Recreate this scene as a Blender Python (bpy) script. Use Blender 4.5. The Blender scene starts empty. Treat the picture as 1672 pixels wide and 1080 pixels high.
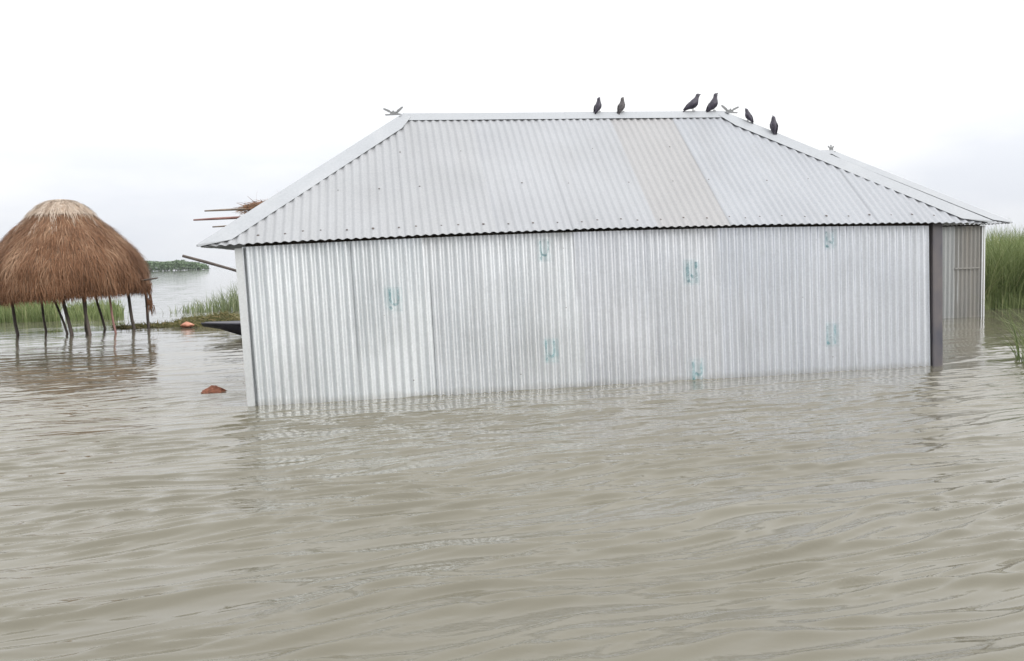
import bpy, math, random
import numpy as np
from mathutils import Matrix, Vector, noise as mnoise

random.seed(7)
rng = np.random.default_rng(7)
scene = bpy.context.scene
C = scene.collection

# ------------------------------------------------------------------ camera
CAM_H = 1.24
F_PX, ROLL = 1400.0, 0.034
PITCH = math.atan(121 * math.cos(ROLL) / F_PX)
R0 = Vector((1, 0, 0)); FW = Vector((0, math.cos(PITCH), -math.sin(PITCH))); U0 = Vector((0, math.sin(PITCH), math.cos(PITCH)))
RI = math.cos(ROLL) * R0 - math.sin(ROLL) * U0
UP = math.sin(ROLL) * R0 + math.cos(ROLL) * U0
cam_data = bpy.data.cameras.new('camera')
cam = bpy.data.objects.new('camera', cam_data); C.objects.link(cam)
cam_data.sensor_width = 36.0
cam_data.lens = F_PX / 1672.0 * 36.0
cam_data.clip_start = 0.05; cam_data.clip_end = 5000
m = Matrix.Identity(4)
for i in range(3):
    m[i][0] = RI[i]; m[i][1] = UP[i]; m[i][2] = -FW[i]
m[2][3] = CAM_H
cam.matrix_world = m
scene.camera = cam

# ------------------------------------------------------------------ sky, sun, exposure
SUN_EL, SUN_AZ = math.radians(31), math.radians(128)      # azimuth clockwise from +Y; behind the camera, to the right
world = bpy.data.worlds.new('World'); scene.world = world; world.use_nodes = True
wn, wl = world.node_tree.nodes, world.node_tree.links
wn.clear()
w_out = wn.new('ShaderNodeOutputWorld'); w_bg = wn.new('ShaderNodeBackground')
sky = wn.new('ShaderNodeTexSky'); sky.sky_type = 'NISHITA'; sky.sun_disc = False
sky.sun_elevation = SUN_EL; sky.sun_rotation = SUN_AZ; sky.dust_density = 4.0; sky.air_density = 1.0; sky.ozone_density = 1.0
tc = wn.new('ShaderNodeTexCoord')
mp = wn.new('ShaderNodeMapping'); mp.inputs['Scale'].default_value = (1.0, 1.0, 3.2); mp.inputs['Location'].default_value = (3.05, 3.079, 0.153)
nz = wn.new('ShaderNodeTexNoise'); nz.inputs['Scale'].default_value = 2.1; nz.inputs['Detail'].default_value = 6; nz.inputs['Roughness'].default_value = 0.5
wl.new(tc.outputs['Generated'], mp.inputs['Vector']); wl.new(mp.outputs['Vector'], nz.inputs['Vector'])
cr = wn.new('ShaderNodeValToRGB')                                  # cloud deck: grey-blue undersides to white
cr.color_ramp.elements[0].position = 0.38; cr.color_ramp.elements[0].color = (0.68, 0.705, 0.755, 1)
cr.color_ramp.elements[1].position = 0.54; cr.color_ramp.elements[1].color = (0.88, 0.88, 0.88, 1)
wl.new(nz.outputs['Fac'], cr.inputs['Fac'])
sep = wn.new('ShaderNodeSeparateXYZ'); wl.new(tc.outputs['Generated'], sep.inputs['Vector'])
mr = wn.new('ShaderNodeMapRange'); mr.inputs['From Min'].default_value = 0.0; mr.inputs['From Max'].default_value = 0.16
mr.inputs['To Min'].default_value = 0.35; mr.inputs['To Max'].default_value = 1.0
wl.new(sep.outputs['Z'], mr.inputs['Value'])
lowmix = wn.new('ShaderNodeMixRGB'); lowmix.inputs['Color1'].default_value = (0.735, 0.765, 0.82, 1)
mr2 = wn.new('ShaderNodeMapRange'); mr2.inputs['From Min'].default_value = 0.07; mr2.inputs['From Max'].default_value = 0.28
wl.new(sep.outputs['Z'], mr2.inputs['Value'])
himix = wn.new('ShaderNodeMixRGB'); himix.inputs['Color2'].default_value = (0.87, 0.87, 0.87, 1)   # the deck thickens to plain white overhead
wl.new(mr2.outputs['Result'], himix.inputs['Fac']); wl.new(cr.outputs['Color'], himix.inputs['Color1'])
wl.new(mr.outputs['Result'], lowmix.inputs['Fac']); wl.new(himix.outputs['Color'], lowmix.inputs['Color2'])
scale10 = wn.new('ShaderNodeVectorMath'); scale10.operation = 'SCALE'; scale10.inputs['Scale'].default_value = 10.0
cie = wn.new('ShaderNodeMapRange'); cie.inputs['From Min'].default_value = 0.0; cie.inputs['From Max'].default_value = 1.0
cie.inputs['To Min'].default_value = 9.9; cie.inputs['To Max'].default_value = 29.0
wl.new(sep.outputs['Z'], cie.inputs['Value']); wl.new(cie.outputs['Result'], scale10.inputs['Scale'])     # overcast sky: brighter towards the zenith
wl.new(lowmix.outputs['Color'], scale10.inputs[0])
hs = wn.new('ShaderNodeHueSaturation'); hs.inputs['Saturation'].default_value = 0.5
wl.new(sky.outputs['Color'], hs.inputs['Color'])
wmix = wn.new('ShaderNodeMixRGB'); wmix.inputs['Fac'].default_value = 0.93
wl.new(hs.outputs['Color'], wmix.inputs['Color1']); wl.new(scale10.outputs['Vector'], wmix.inputs['Color2'])
wl.new(wmix.outputs['Color'], w_bg.inputs['Color']); w_bg.inputs['Strength'].default_value = 0.098
wl.new(w_bg.outputs['Background'], w_out.inputs['Surface'])

sun_data = bpy.data.lights.new('sun', 'SUN'); sun_data.energy = 1.5; sun_data.angle = math.radians(30); sun_data.color = (1.0, 0.97, 0.93)
sun = bpy.data.objects.new('sun', sun_data); C.objects.link(sun)
sd = Vector((math.sin(SUN_AZ) * math.cos(SUN_EL), math.cos(SUN_AZ) * math.cos(SUN_EL), math.sin(SUN_EL)))
sun.rotation_euler = sd.to_track_quat('Z', 'Y').to_euler()

vs = scene.view_settings
vs.view_transform = 'Standard'; vs.look = 'None'; vs.exposure = 0.22; vs.gamma = 1.0; vs.use_curve_mapping = False
scene.render.engine = 'CYCLES'
scene.cycles.sample_clamp_direct = 6.0; scene.cycles.sample_clamp_indirect = 5.0; scene.cycles.max_bounces = 6; scene.cycles.transparent_max_bounces = 6

# ------------------------------------------------------------------ helpers
def mesh_obj(name, verts, faces, mat=None, parent=None, smooth=False, uv=None, tint=None):
    me = bpy.data.meshes.new(name)
    me.from_pydata([tuple(v) for v in verts], [], [tuple(f) for f in faces])
    if smooth:
        me.polygons.foreach_set('use_smooth', [True] * len(me.polygons))
    if mat is not None: me.materials.append(mat)
    if tint is not None:
        a = me.attributes.new('tint', 'FLOAT', 'POINT'); a.data.foreach_set('value', np.asarray(tint, dtype=np.float32))
    me.update()
    o = bpy.data.objects.new(name, me); C.objects.link(o)
    if parent is not None: o.parent = parent
    return o

def empty(name, loc=(0, 0, 0), rz=0.0):
    o = bpy.data.objects.new(name, None); C.objects.link(o)
    o.location = loc; o.rotation_euler = (0, 0, rz); o.empty_display_size = 0.1
    return o

def tag(o, label=None, cat=None, group=None, kind=None):
    if label: o['label'] = label
    if cat: o['category'] = cat
    if group: o['group'] = group
    if kind: o['kind'] = kind
    return o

class MB:
    def __init__(s): s.v = []; s.f = []; s.t = []
    def add(s, vs_, fs_, t=0.5):
        b = len(s.v); s.v.extend([tuple(v) for v in vs_]); s.f.extend([tuple(b + i for i in f) for f in fs_]); s.t.extend([t] * len(vs_))
    def box(s, c, h):
        cx, cy, cz = c; hx, hy, hz = h
        vs_ = [(cx + sx * hx, cy + sy * hy, cz + sz * hz) for sx in (-1, 1) for sy in (-1, 1) for sz in (-1, 1)]
        s.add(vs_, [(0, 1, 3, 2), (4, 6, 7, 5), (0, 4, 5, 1), (2, 3, 7, 6), (0, 2, 6, 4), (1, 5, 7, 3)])
    def tube(s, pts, rad, n=8, cap=True, t=0.5):
        pts = [Vector(p) for p in pts]
        if not hasattr(rad, '__len__'): rad = [rad] * len(pts)
        vs_, fs_ = [], []
        for i, p in enumerate(pts):
            d = (pts[min(i + 1, len(pts) - 1)] - pts[max(i - 1, 0)]).normalized()
            a = d.cross(Vector((0, 0, 1)))
            if a.length < 1e-3: a = Vector((1, 0, 0))
            a.normalize(); b = d.cross(a)
            for k in range(n):
                an = 2 * math.pi * k / n
                vs_.append(p + rad[i] * (math.cos(an) * a + math.sin(an) * b))
        for i in range(len(pts) - 1):
            for k in range(n):
                k2 = (k + 1) % n
                fs_.append((i * n + k, i * n + k2, (i + 1) * n + k2, (i + 1) * n + k))
        if cap:
            fs_.append(tuple(reversed(range(n)))); fs_.append(tuple((len(pts) - 1) * n + k for k in range(n)))
        s.add(vs_, fs_, t)
    def build(s, name, mat, parent=None, smooth=False):
        return mesh_obj(name, s.v, s.f, mat, parent, smooth, tint=s.t)

def solidify(o, th, offset=0.0, rim=True):
    md = o.modifiers.new('sheet', 'SOLIDIFY'); md.thickness = th; md.offset = offset; md.use_rim = rim
    return o

# ------------------------------------------------------------------ materials
def new_mat(name):
    mt = bpy.data.materials.new(name); mt.use_nodes = True
    nt = mt.node_tree; b = nt.nodes['Principled BSDF']
    return mt, nt, b

def noise_node(nt, scale, detail=4, rough=0.55, coords='Object', stretch=(1, 1, 1), loc=(0, 0, 0)):
    t = nt.nodes.new('ShaderNodeTexCoord'); mpn = nt.nodes.new('ShaderNodeMapping'); n = nt.nodes.new('ShaderNodeTexNoise')
    mpn.inputs['Scale'].default_value = stretch; mpn.inputs['Location'].default_value = loc
    n.inputs['Scale'].default_value = scale; n.inputs['Detail'].default_value = detail; n.inputs['Roughness'].default_value = rough
    nt.links.new(t.outputs[coords], mpn.inputs['Vector']); nt.links.new(mpn.outputs['Vector'], n.inputs['Vector'])
    return n

def ramp(nt, src, stops):
    r = nt.nodes.new('ShaderNodeValToRGB'); el = r.color_ramp.elements
    while len(el) < len(stops): el.new(0.5)
    for e_, (p, c) in zip(el, stops):
        e_.position = p; e_.color = (c[0], c[1], c[2], 1)
    nt.links.new(src, r.inputs['Fac']); return r

def mix(nt, a, b, fac, mode='MIX'):
    x = nt.nodes.new('ShaderNodeMixRGB'); x.blend_type = mode
    for sock, v in (('Color1', a), ('Color2', b), ('Fac', fac)):
        if isinstance(v, (int, float)): x.inputs[sock].default_value = v
        elif isinstance(v, tuple): x.inputs[sock].default_value = (v[0], v[1], v[2], 1)
        else: nt.links.new(v, x.inputs[sock])
    return x.outputs['Color']

def galv(name, tint=(0.80, 0.815, 0.83), rough=0.36, metal=0.85, dirt=0.35, stain=(0.44, 0.445, 0.45), seed=0.0, streak=(1, 1, 0.15), wet=False):
    mt, nt, b = new_mat(name)
    n1 = noise_node(nt, 3.0, 5, 0.6, stretch=streak, loc=(seed, seed, 0))          # weathering, runs down the sheet
    n2 = noise_node(nt, 55.0, 2, 0.5, loc=(0, seed, 0))                             # zinc spangle
    n3 = noise_node(nt, 1.1, 3, 0.5, loc=(seed * 2, 0, seed))                       # broad dull patches
    r1 = ramp(nt, n1.outputs['Fac'], [(0.50, (0, 0, 0)), (0.78, (1, 1, 1))])
    r2 = ramp(nt, n2.outputs['Fac'], [(0.3, (0.90, 0.90, 0.90)), (0.7, (1, 1, 1))])
    c = mix(nt, tint, r2.outputs['Color'], 1.0, 'MULTIPLY')
    fac = nt.nodes.new('ShaderNodeMath'); fac.operation = 'MULTIPLY'; fac.inputs[1].default_value = dirt
    nt.links.new(r1.outputs['Color'], fac.inputs[0])
    c = mix(nt, c, stain, fac.outputs['Value'])
    if wet:                                             # silt left by the lapping water, uneven along the sheet
        tcw = nt.nodes.new('ShaderNodeTexCoord'); sx = nt.nodes.new('ShaderNodeSeparateXYZ'); nt.links.new(tcw.outputs['Object'], sx.inputs['Vector'])
        nw_ = noise_node(nt, 7.0, 4, 0.6, stretch=(1, 1, 0.5)); am = nt.nodes.new('ShaderNodeMath'); am.operation = 'MULTIPLY_ADD'; am.inputs[1].default_value = -0.11
        nt.links.new(nw_.outputs['Fac'], am.inputs[0]); nt.links.new(sx.outputs['Z'], am.inputs[2])
        wr_ = nt.nodes.new('ShaderNodeMapRange'); wr_.inputs['From Min'].default_value = -0.04; wr_.inputs['From Max'].default_value = 0.005; wr_.inputs['To Min'].default_value = 0.24; wr_.inputs['To Max'].default_value = 0.0
        nt.links.new(am.outputs['Value'], wr_.inputs['Value']); c = mix(nt, c, (0.30, 0.28, 0.23), wr_.outputs['Result'])
    nt.links.new(c, b.inputs['Base Color'])
    rr = nt.nodes.new('ShaderNodeMapRange'); rr.inputs['From Min'].default_value = 0.3; rr.inputs['From Max'].default_value = 0.7
    rr.inputs['To Min'].default_value = max(0.29, rough - 0.06); rr.inputs['To Max'].default_value = max(0.34, rough + 0.18)
    nt.links.new(n3.outputs['Fac'], rr.inputs['Value']); nt.links.new(rr.outputs['Result'], b.inputs['Roughness'])
    b.inputs['Metallic'].default_value = metal
    bp = nt.nodes.new('ShaderNodeBump'); bp.inputs['Strength'].default_value = 0.06; bp.inputs['Distance'].default_value = 0.004
    nt.links.new(n1.outputs['Fac'], bp.inputs['Height']); nt.links.new(bp.outputs['Normal'], b.inputs['Normal'])
    return mt

def plain(name, c1, c2, scale=8.0, rough=0.8, stretch=(1, 1, 1), bump=0.2, dist=0.01, detail=5):
    mt, nt, b = new_mat(name)
    n = noise_node(nt, scale, detail, 0.6, stretch=stretch)
    r = ramp(nt, n.outputs['Fac'], [(0.32, c1), (0.68, c2)])
    nt.links.new(r.outputs['Color'], b.inputs['Base Color']); b.inputs['Roughness'].default_value = rough
    if bump:
        bp = nt.nodes.new('ShaderNodeBump'); bp.inputs['Strength'].default_value = bump; bp.inputs['Distance'].default_value = dist
        nt.links.new(n.outputs['Fac'], bp.inputs['Height']); nt.links.new(bp.outputs['Normal'], b.inputs['Normal'])
    return mt

def tinted(name, stops, rough=0.7, translucent=0.0):
    """colour differs blade by blade / strand by strand through the mesh attribute tint"""
    mt, nt, b = new_mat(name)
    at = nt.nodes.new('ShaderNodeAttribute'); at.attribute_name = 'tint'
    r = ramp(nt, at.outputs['Fac'], stops)
    nt.links.new(r.outputs['Color'], b.inputs['Base Color']); b.inputs['Roughness'].default_value = rough
    b.inputs['Specular IOR Level'].default_value = 0.25
    if translucent:
        tr = nt.nodes.new('ShaderNodeBsdfTranslucent'); ms = nt.nodes.new('ShaderNodeMixShader'); ms.inputs['Fac'].default_value = translucent
        nt.links.new(r.outputs['Color'], tr.inputs['Color']); nt.links.new(b.outputs['BSDF'], ms.inputs[1]); nt.links.new(tr.outputs['BSDF'], ms.inputs[2])
        nt.links.new(ms.outputs['Shader'], nt.nodes['Material Output'].inputs['Surface'])
    return mt

M = {}
M['wall'] = [galv('galvanised_wall_%d' % i, tint=t, rough=r, seed=i * 3.7, dirt=d, metal=0.86, wet=True) for i, (t, r, d) in enumerate([
    ((0.73, 0.76, 0.78), 0.35, 0.22), ((0.74, 0.765, 0.79), 0.32, 0.28), ((0.72, 0.74, 0.775), 0.30, 0.34), ((0.69, 0.715, 0.76), 0.29, 0.40)])]
M['roof'] = [galv('galvanised_roof_%d' % i, tint=t, rough=0.6, seed=11 + i * 2.9, dirt=0.30, metal=0.3, stain=(0.24, 0.24, 0.24), streak=(1, 0.25, 0.25)) for i, t in enumerate([
    (0.318, 0.328, 0.346), (0.320, 0.329, 0.343), (0.317, 0.330, 0.354)])]
M['roof_buff'] = galv('galvanised_roof_buff', tint=(0.296, 0.295, 0.300), rough=0.62, seed=31.0, dirt=0.14, metal=0.2, stain=(0.45, 0.43, 0.41), streak=(1, 0.25, 0.25))
M['cap'] = galv('flat_tin_cap', tint=(0.325, 0.34, 0.36), rough=0.6, seed=5.0, dirt=0.3, metal=0.15)
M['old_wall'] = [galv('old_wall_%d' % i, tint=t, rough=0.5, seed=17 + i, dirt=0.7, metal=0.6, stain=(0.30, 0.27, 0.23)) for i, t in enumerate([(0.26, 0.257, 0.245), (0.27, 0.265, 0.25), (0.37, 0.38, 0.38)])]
M['flash'] = galv('bright_flashing', tint=(0.66, 0.68, 0.69), rough=0.4, seed=9.0, dirt=0.1, metal=0.6)
M['post'] = plain('dark_iron_post', (0.060, 0.062, 0.080), (0.135, 0.118, 0.115), 3.0, 0.55, (1, 1, 0.6), 0.15)
M['timber'] = plain('dark_timber', (0.05, 0.04, 0.035), (0.10, 0.08, 0.065), 10, 0.85)
M['nail'] = plain('rusty_nail', (0.05, 0.04, 0.04), (0.12, 0.10, 0.09), 30, 0.7, bump=0)
M['finial'] = galv('cut_tin_finial', tint=(0.21, 0.215, 0.22), rough=0.7, seed=2.0, dirt=0.3, metal=0.1)
def ink(name, col, alpha, scale):
    mt, nt, b = new_mat(name); b.inputs['Base Color'].default_value = (*col, 1); b.inputs['Roughness'].default_value = 0.6
    n = noise_node(nt, scale, 4, 0.6); r = ramp(nt, n.outputs['Fac'], [(0.36, (0.05 * alpha,) * 3), (0.62, (alpha,) * 3)])   # worn print
    nt.links.new(r.outputs['Color'], b.inputs['Alpha']); return mt
M['ink'] = ink('teal_stamp_ink', (0.10, 0.36, 0.40), 0.40, 22.0)
M['wash'] = ink('teal_stamp_wash', (0.36, 0.64, 0.66), 0.13, 14.0)
M['bird'] = plain('dark_feathers', (0.012, 0.010, 0.020), (0.034, 0.028, 0.048), 25, 0.55, bump=0.3)
M['bird_grey'] = plain('grey_feathers', (0.028, 0.025, 0.028), (0.075, 0.066, 0.068), 25, 0.6, bump=0.3)
M['beak'] = plain('dull_beak', (0.03, 0.028, 0.03), (0.06, 0.055, 0.05), 30, 0.5, bump=0)
M['bamboo'] = plain('weathered_bamboo', (0.11, 0.085, 0.065), (0.24, 0.19, 0.15), 6, 0.75, (1, 1, 0.2))
M['bamboo_red'] = plain('reddish_pole', (0.17, 0.085, 0.075), (0.28, 0.15, 0.13), 6, 0.75)
M['stilt'] = plain('wet_dark_pole', (0.035, 0.028, 0.025), (0.11, 0.085, 0.07), 5, 0.7, (1, 1, 0.3))
M['hay_core'] = plain('packed_straw', (0.10, 0.055, 0.032), (0.19, 0.11, 0.065), 9, 0.95, (1, 1, 0.2), 0.5, 0.03)
M['hay'] = tinted('straw_strands', [(0.0, (0.068, 0.032, 0.016)), (0.45, (0.176, 0.087, 0.046)), (0.8, (0.25, 0.152, 0.094)), (1.0, (0.37, 0.24, 0.155))], 0.85)
M['pale_straw'] = tinted('pale_straw_strands', [(0.0, (0.20, 0.14, 0.10)), (0.5, (0.42, 0.34, 0.27)), (1.0, (0.56, 0.48, 0.41))], 0.85)
M['pale_core'] = plain('pale_straw_core', (0.30, 0.22, 0.16), (0.50, 0.41, 0.33), 12, 0.9, (1, 1, 0.3), 0.4, 0.02)
M['grass'] = tinted('tall_grass', [(0.0, (0.065, 0.095, 0.030)), (0.5, (0.155, 0.200, 0.078)), (0.85, (0.24, 0.275, 0.125)), (1.0, (0.34, 0.33, 0.18))], 0.6, 0.3)
M['reed'] = tinted('pale_reeds', [(0.0, (0.09, 0.12, 0.05)), (0.6, (0.20, 0.24, 0.13)), (1.0, (0.32, 0.34, 0.22))], 0.6, 0.3)
M['weed'] = tinted('floating_weed', [(0.0, (0.06, 0.065, 0.022)), (0.6, (0.13, 0.125, 0.05)), (1.0, (0.25, 0.19, 0.10))], 0.8, 0.15)
M['far_leaf'] = tinted('far_foliage', [(0.0, (0.075, 0.12, 0.065)), (0.6, (0.115, 0.17, 0.095)), (1.0, (0.16, 0.215, 0.13))], 0.8)
M['tar'] = plain('tarred_hull', (0.006, 0.006, 0.014), (0.02, 0.019, 0.03), 6, 0.55)
M['clod'] = plain('sodden_brown_clod', (0.12, 0.040, 0.020), (0.30, 0.115, 0.065), 30, 0.85, bump=0.8, dist=0.02)
M['orange'] = plain('orange_plastic', (0.40, 0.15, 0.09), (0.50, 0.24, 0.16), 14, 0.5, bump=0.6, dist=0.02)

# water
mt, nt, b = new_mat('muddy_flood_water')
n_mud = noise_node(nt, 0.22, 4, 0.55, stretch=(1, 1.6, 1))
r_mud = ramp(nt, n_mud.outputs['Fac'], [(0.3, (0.096, 0.088, 0.064)), (0.7, (0.128, 0.120, 0.091))])
nt.links.new(r_mud.outputs['Color'], b.inputs['Base Color'])
b.inputs['Roughness'].default_value = 0.03; b.inputs['IOR'].default_value = 1.40
na = noise_node(nt, 14.0, 4, 0.6, stretch=(0.6, 1.5, 1)); nb = noise_node(nt, 1.6, 3, 0.5, stretch=(0.5, 1.5, 1))
mask = ramp(nt, nb.outputs['Fac'], [(0.42, (0.12, 0.12, 0.12)), (0.62, (1, 1, 1))])
mm = nt.nodes.new('ShaderNodeMath'); mm.operation = 'MULTIPLY'
nt.links.new(na.outputs['Fac'], mm.inputs[0]); nt.links.new(mask.outputs['Color'], mm.inputs[1])
bp = nt.nodes.new('ShaderNodeBump'); bp.inputs['Strength'].default_value = 0.35; bp.inputs['Distance'].default_value = 0.012
nt.links.new(mm.outputs['Value'], bp.inputs['Height']); nt.links.new(bp.outputs['Normal'], b.inputs['Normal'])
M['water'] = mt

# ------------------------------------------------------------------ water: one sheet to the horizon, real ripples where they can be seen
def axis(dense_lo, dense_hi, step, far_lo, far_hi, g):
    a = list(np.arange(dense_lo, dense_hi + 1e-6, step))
    s, x = step, dense_hi
    while x < far_hi: s *= g; x += s; a.append(x)
    s, x, lo = step, dense_lo, []
    while x > far_lo: s *= g; x -= s; lo.append(x)
    return np.array(lo[::-1] + a)
gx = axis(-4.6, 4.6, 0.017, -1500, 1500, 1.035)
gy = axis(2.0, 8.4, 0.012, -300, 3000, 1.02)
X, Y = np.meshgrid(gx, gy)
wr = np.random.default_rng(33)
def smooth_field(X, Y, lam, n, seed, ang=0.3, spread=math.pi):
    q = np.random.default_rng(seed); out = np.zeros_like(X)
    for _ in range(n):
        a = math.pi / 2 + ang + q.uniform(-spread, spread); k = 2 * math.pi / (lam * q.uniform(0.7, 1.5)); out += np.sin(k * (X * math.cos(a) + Y * math.sin(a)) + q.uniform(0, 6.28))
    return out / math.sqrt(n)
patch = np.clip(0.6 + 0.5 * smooth_field(X * 0.5, Y - 0.2 * X, 2.2, 7, 3, 0.0, 0.9), 0, 1) ** 1.6
warpx = 0.0; warpy = 0.06 * smooth_field(X * 0.55, Y, 1.5, 6, 5) + 0.012 * smooth_field(X * 0.6, Y, 0.42, 5, 6)
Xw, Yw = X + warpx, Y + warpy
Hh = np.zeros_like(X)
dist = np.sqrt(X ** 2 + Y ** 2)
def crest(ph, k): return np.exp(k * (np.cos(ph + 0.7 * np.cos(ph)) - 1.0))      # steeper on the side that faces the wind's lee
def run(lam0, lam1, slope, n, spread, patchy, kap, env_lam):
    lay = np.zeros_like(X)
    fade = np.clip(1.0 - (dist - 45 * lam1) / (130 * lam1), 0, 1)
    near = fade > 0
    xx, yy = Xw[near], Yw[near]; acc = np.zeros_like(xx)
    for q in range(n):
        lam = wr.uniform(lam0, lam1); k = 2 * math.pi / lam
        a = math.pi / 2 + math.radians(14) + wr.normal(0, spread)
        ph = k * (xx * math.cos(a) + yy * math.sin(a)) + wr.uniform(0, 6.28)
        env = np.clip(0.5 + 0.75 * smooth_field(xx * 0.38, yy - 0.25 * xx, env_lam, 4, 140 + q + int(lam0 * 1000), 0.0, 1.3), 0, 1.4) if env_lam else 1.0
        acc += env * (slope / k) * (2.0 * crest(ph, kap) if kap else np.sin(ph)) * 1.41 / math.sqrt(n)
    lay[near] = acc * fade[near] * ((1 - patchy) + patchy * patch[near] * 1.6)
    return lay
swell = run(1.1, 2.2, 0.018, 6, 0.30, 0, 0, 0)
chop = run(0.32, 0.56, 0.105, 5, 0.12, 0.15, 2.8, 0.9) + run(0.14, 0.28, 0.185, 7, 0.17, 0.4, 2.4, 0.5)
cs = chop[dist < 9].std(); chop = chop - chop[dist < 9].mean(); chop = 1.6 * 1.9 * cs * np.tanh(chop / (1.9 * cs))
ride = np.clip(chop / chop[dist < 9].std() + 0.25, 0, 1.15)      # capillary ripples ride on the crests
Hh = swell + chop + np.clip(run(0.06, 0.13, 0.44, 10, 0.22, 0.4, 0, 0.35), -0.009, 0.009) * (0.10 + 0.80 * ride)
Hh *= 0.42 + 0.58 * np.clip(1.0 - (dist - 4.5) / 4.5, 0, 1)        # the chop is strongest round the photographer's boat
Hh -= Hh[dist < 15].mean()
ny, nx = X.shape
verts = np.stack([X.ravel(), Y.ravel(), Hh.ravel()], 1).astype(np.float32)
idx = (np.arange(ny - 1)[:, None] * nx + np.arange(nx - 1)[None, :]).ravel()
quads = np.stack([idx, idx + 1, idx + nx + 1, idx + nx], 1).astype(np.int32)
me = bpy.data.meshes.new('water')
me.vertices.add(len(verts)); me.vertices.foreach_set('co', verts.ravel())
me.loops.add(quads.size); me.loops.foreach_set('vertex_index', quads.ravel())
me.polygons.add(len(quads)); me.polygons.foreach_set('loop_start', np.arange(0, quads.size, 4, dtype=np.int32)); me.polygons.foreach_set('loop_total', np.full(len(quads), 4, dtype=np.int32))
me.polygons.foreach_set('use_smooth', np.ones(len(quads), dtype=bool))
me.update(calc_edges=True); me.validate()
me.materials.append(M['water'])
water = bpy.data.objects.new('water', me); C.objects.link(water)
tag(water, 'muddy brown flood water with small wind ripples', kind='structure')

# ------------------------------------------------------------------ corrugated sheets
P = 0.076          # corrugation pitch
AMP_WALL = 0.0138
AMP = 0.0076
def corr(u, a=AMP): return a * math.cos(2 * math.pi * u / P)

def corrugated(name, u0, u1, fn, lift, rows, mat, parent, dents=0.0, seed=0, vmax=None, open_edge=0.0, thick=0.0016, amp=AMP):
    """fn(u, v, d) -> point; v from 0 to 1; d is the distance out of the sheet's plane"""
    n = max(2, int(round((u1 - u0) / P * 8)))
    vs_, fs_ = [], []
    for i in range(n + 1):
        u = u0 + (u1 - u0) * i / n
        vm = 1.0 if vmax is None else vmax(u)
        for j in range(rows + 1):
            v = vm * j / rows
            d = corr(u, amp) + lift
            if dents:
                d += dents * mnoise.noise(Vector((u * 3.1 + seed, v * 3.3, seed * 1.7))) + 0.35 * dents * mnoise.noise(Vector((u * 11.0, v * 9.0, seed)))
            if dents and amp == AMP_WALL: d += 0.0030 * mnoise.noise(Vector((u / P * 0.9, v * 2.0, seed + 5))) + corr(u, amp) * 0.35 * mnoise.noise(Vector((u * 2.0, v * 2.6, seed + 9))) + 0.0014 * mnoise.noise(Vector((u * 24.0, v * 30.0, seed + 2)))
            if open_edge and u1 - u < 0.10: d += open_edge * (1 - (u1 - u) / 0.10) * (0.35 + 0.65 * (1 - v))
            vs_.append(fn(u, v, d))
    for i in range(n):
        for j in range(rows):
            a = i * (rows + 1) + j
            fs_.append((a, a + rows + 1, a + rows + 2, a + 1))
    o = mesh_obj(name, vs_, fs_, mat, parent, True)
    if thick: solidify(o, thick, rim=False)
    return o

def sheet_breaks(lo, hi, anchor, cover):
    k = math.ceil((lo - anchor) / cover)
    br = [lo]
    x = anchor + k * cover
    while x < hi - 0.05:
        if x > lo + 0.05: br.append(x)
        x += cover
    br.append(hi)
    return br

def strip(name, pts_a, pts_b, pts_c, mat, parent, lip=0.0):
    """folded cap: edge a, apex b, edge c"""
    vs_, fs_ = [], []
    n = len(pts_a)
    for a, b_, c_ in zip(pts_a, pts_b, pts_c): vs_ += [a, b_, c_]
    for i in range(n - 1):
        q = i * 3
        fs_ += [(q, q + 3, q + 4, q + 1), (q + 1, q + 4, q + 5, q + 2)]
    o = mesh_obj(name, vs_, fs_, mat, parent)
    return solidify(o, 0.003)

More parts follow.
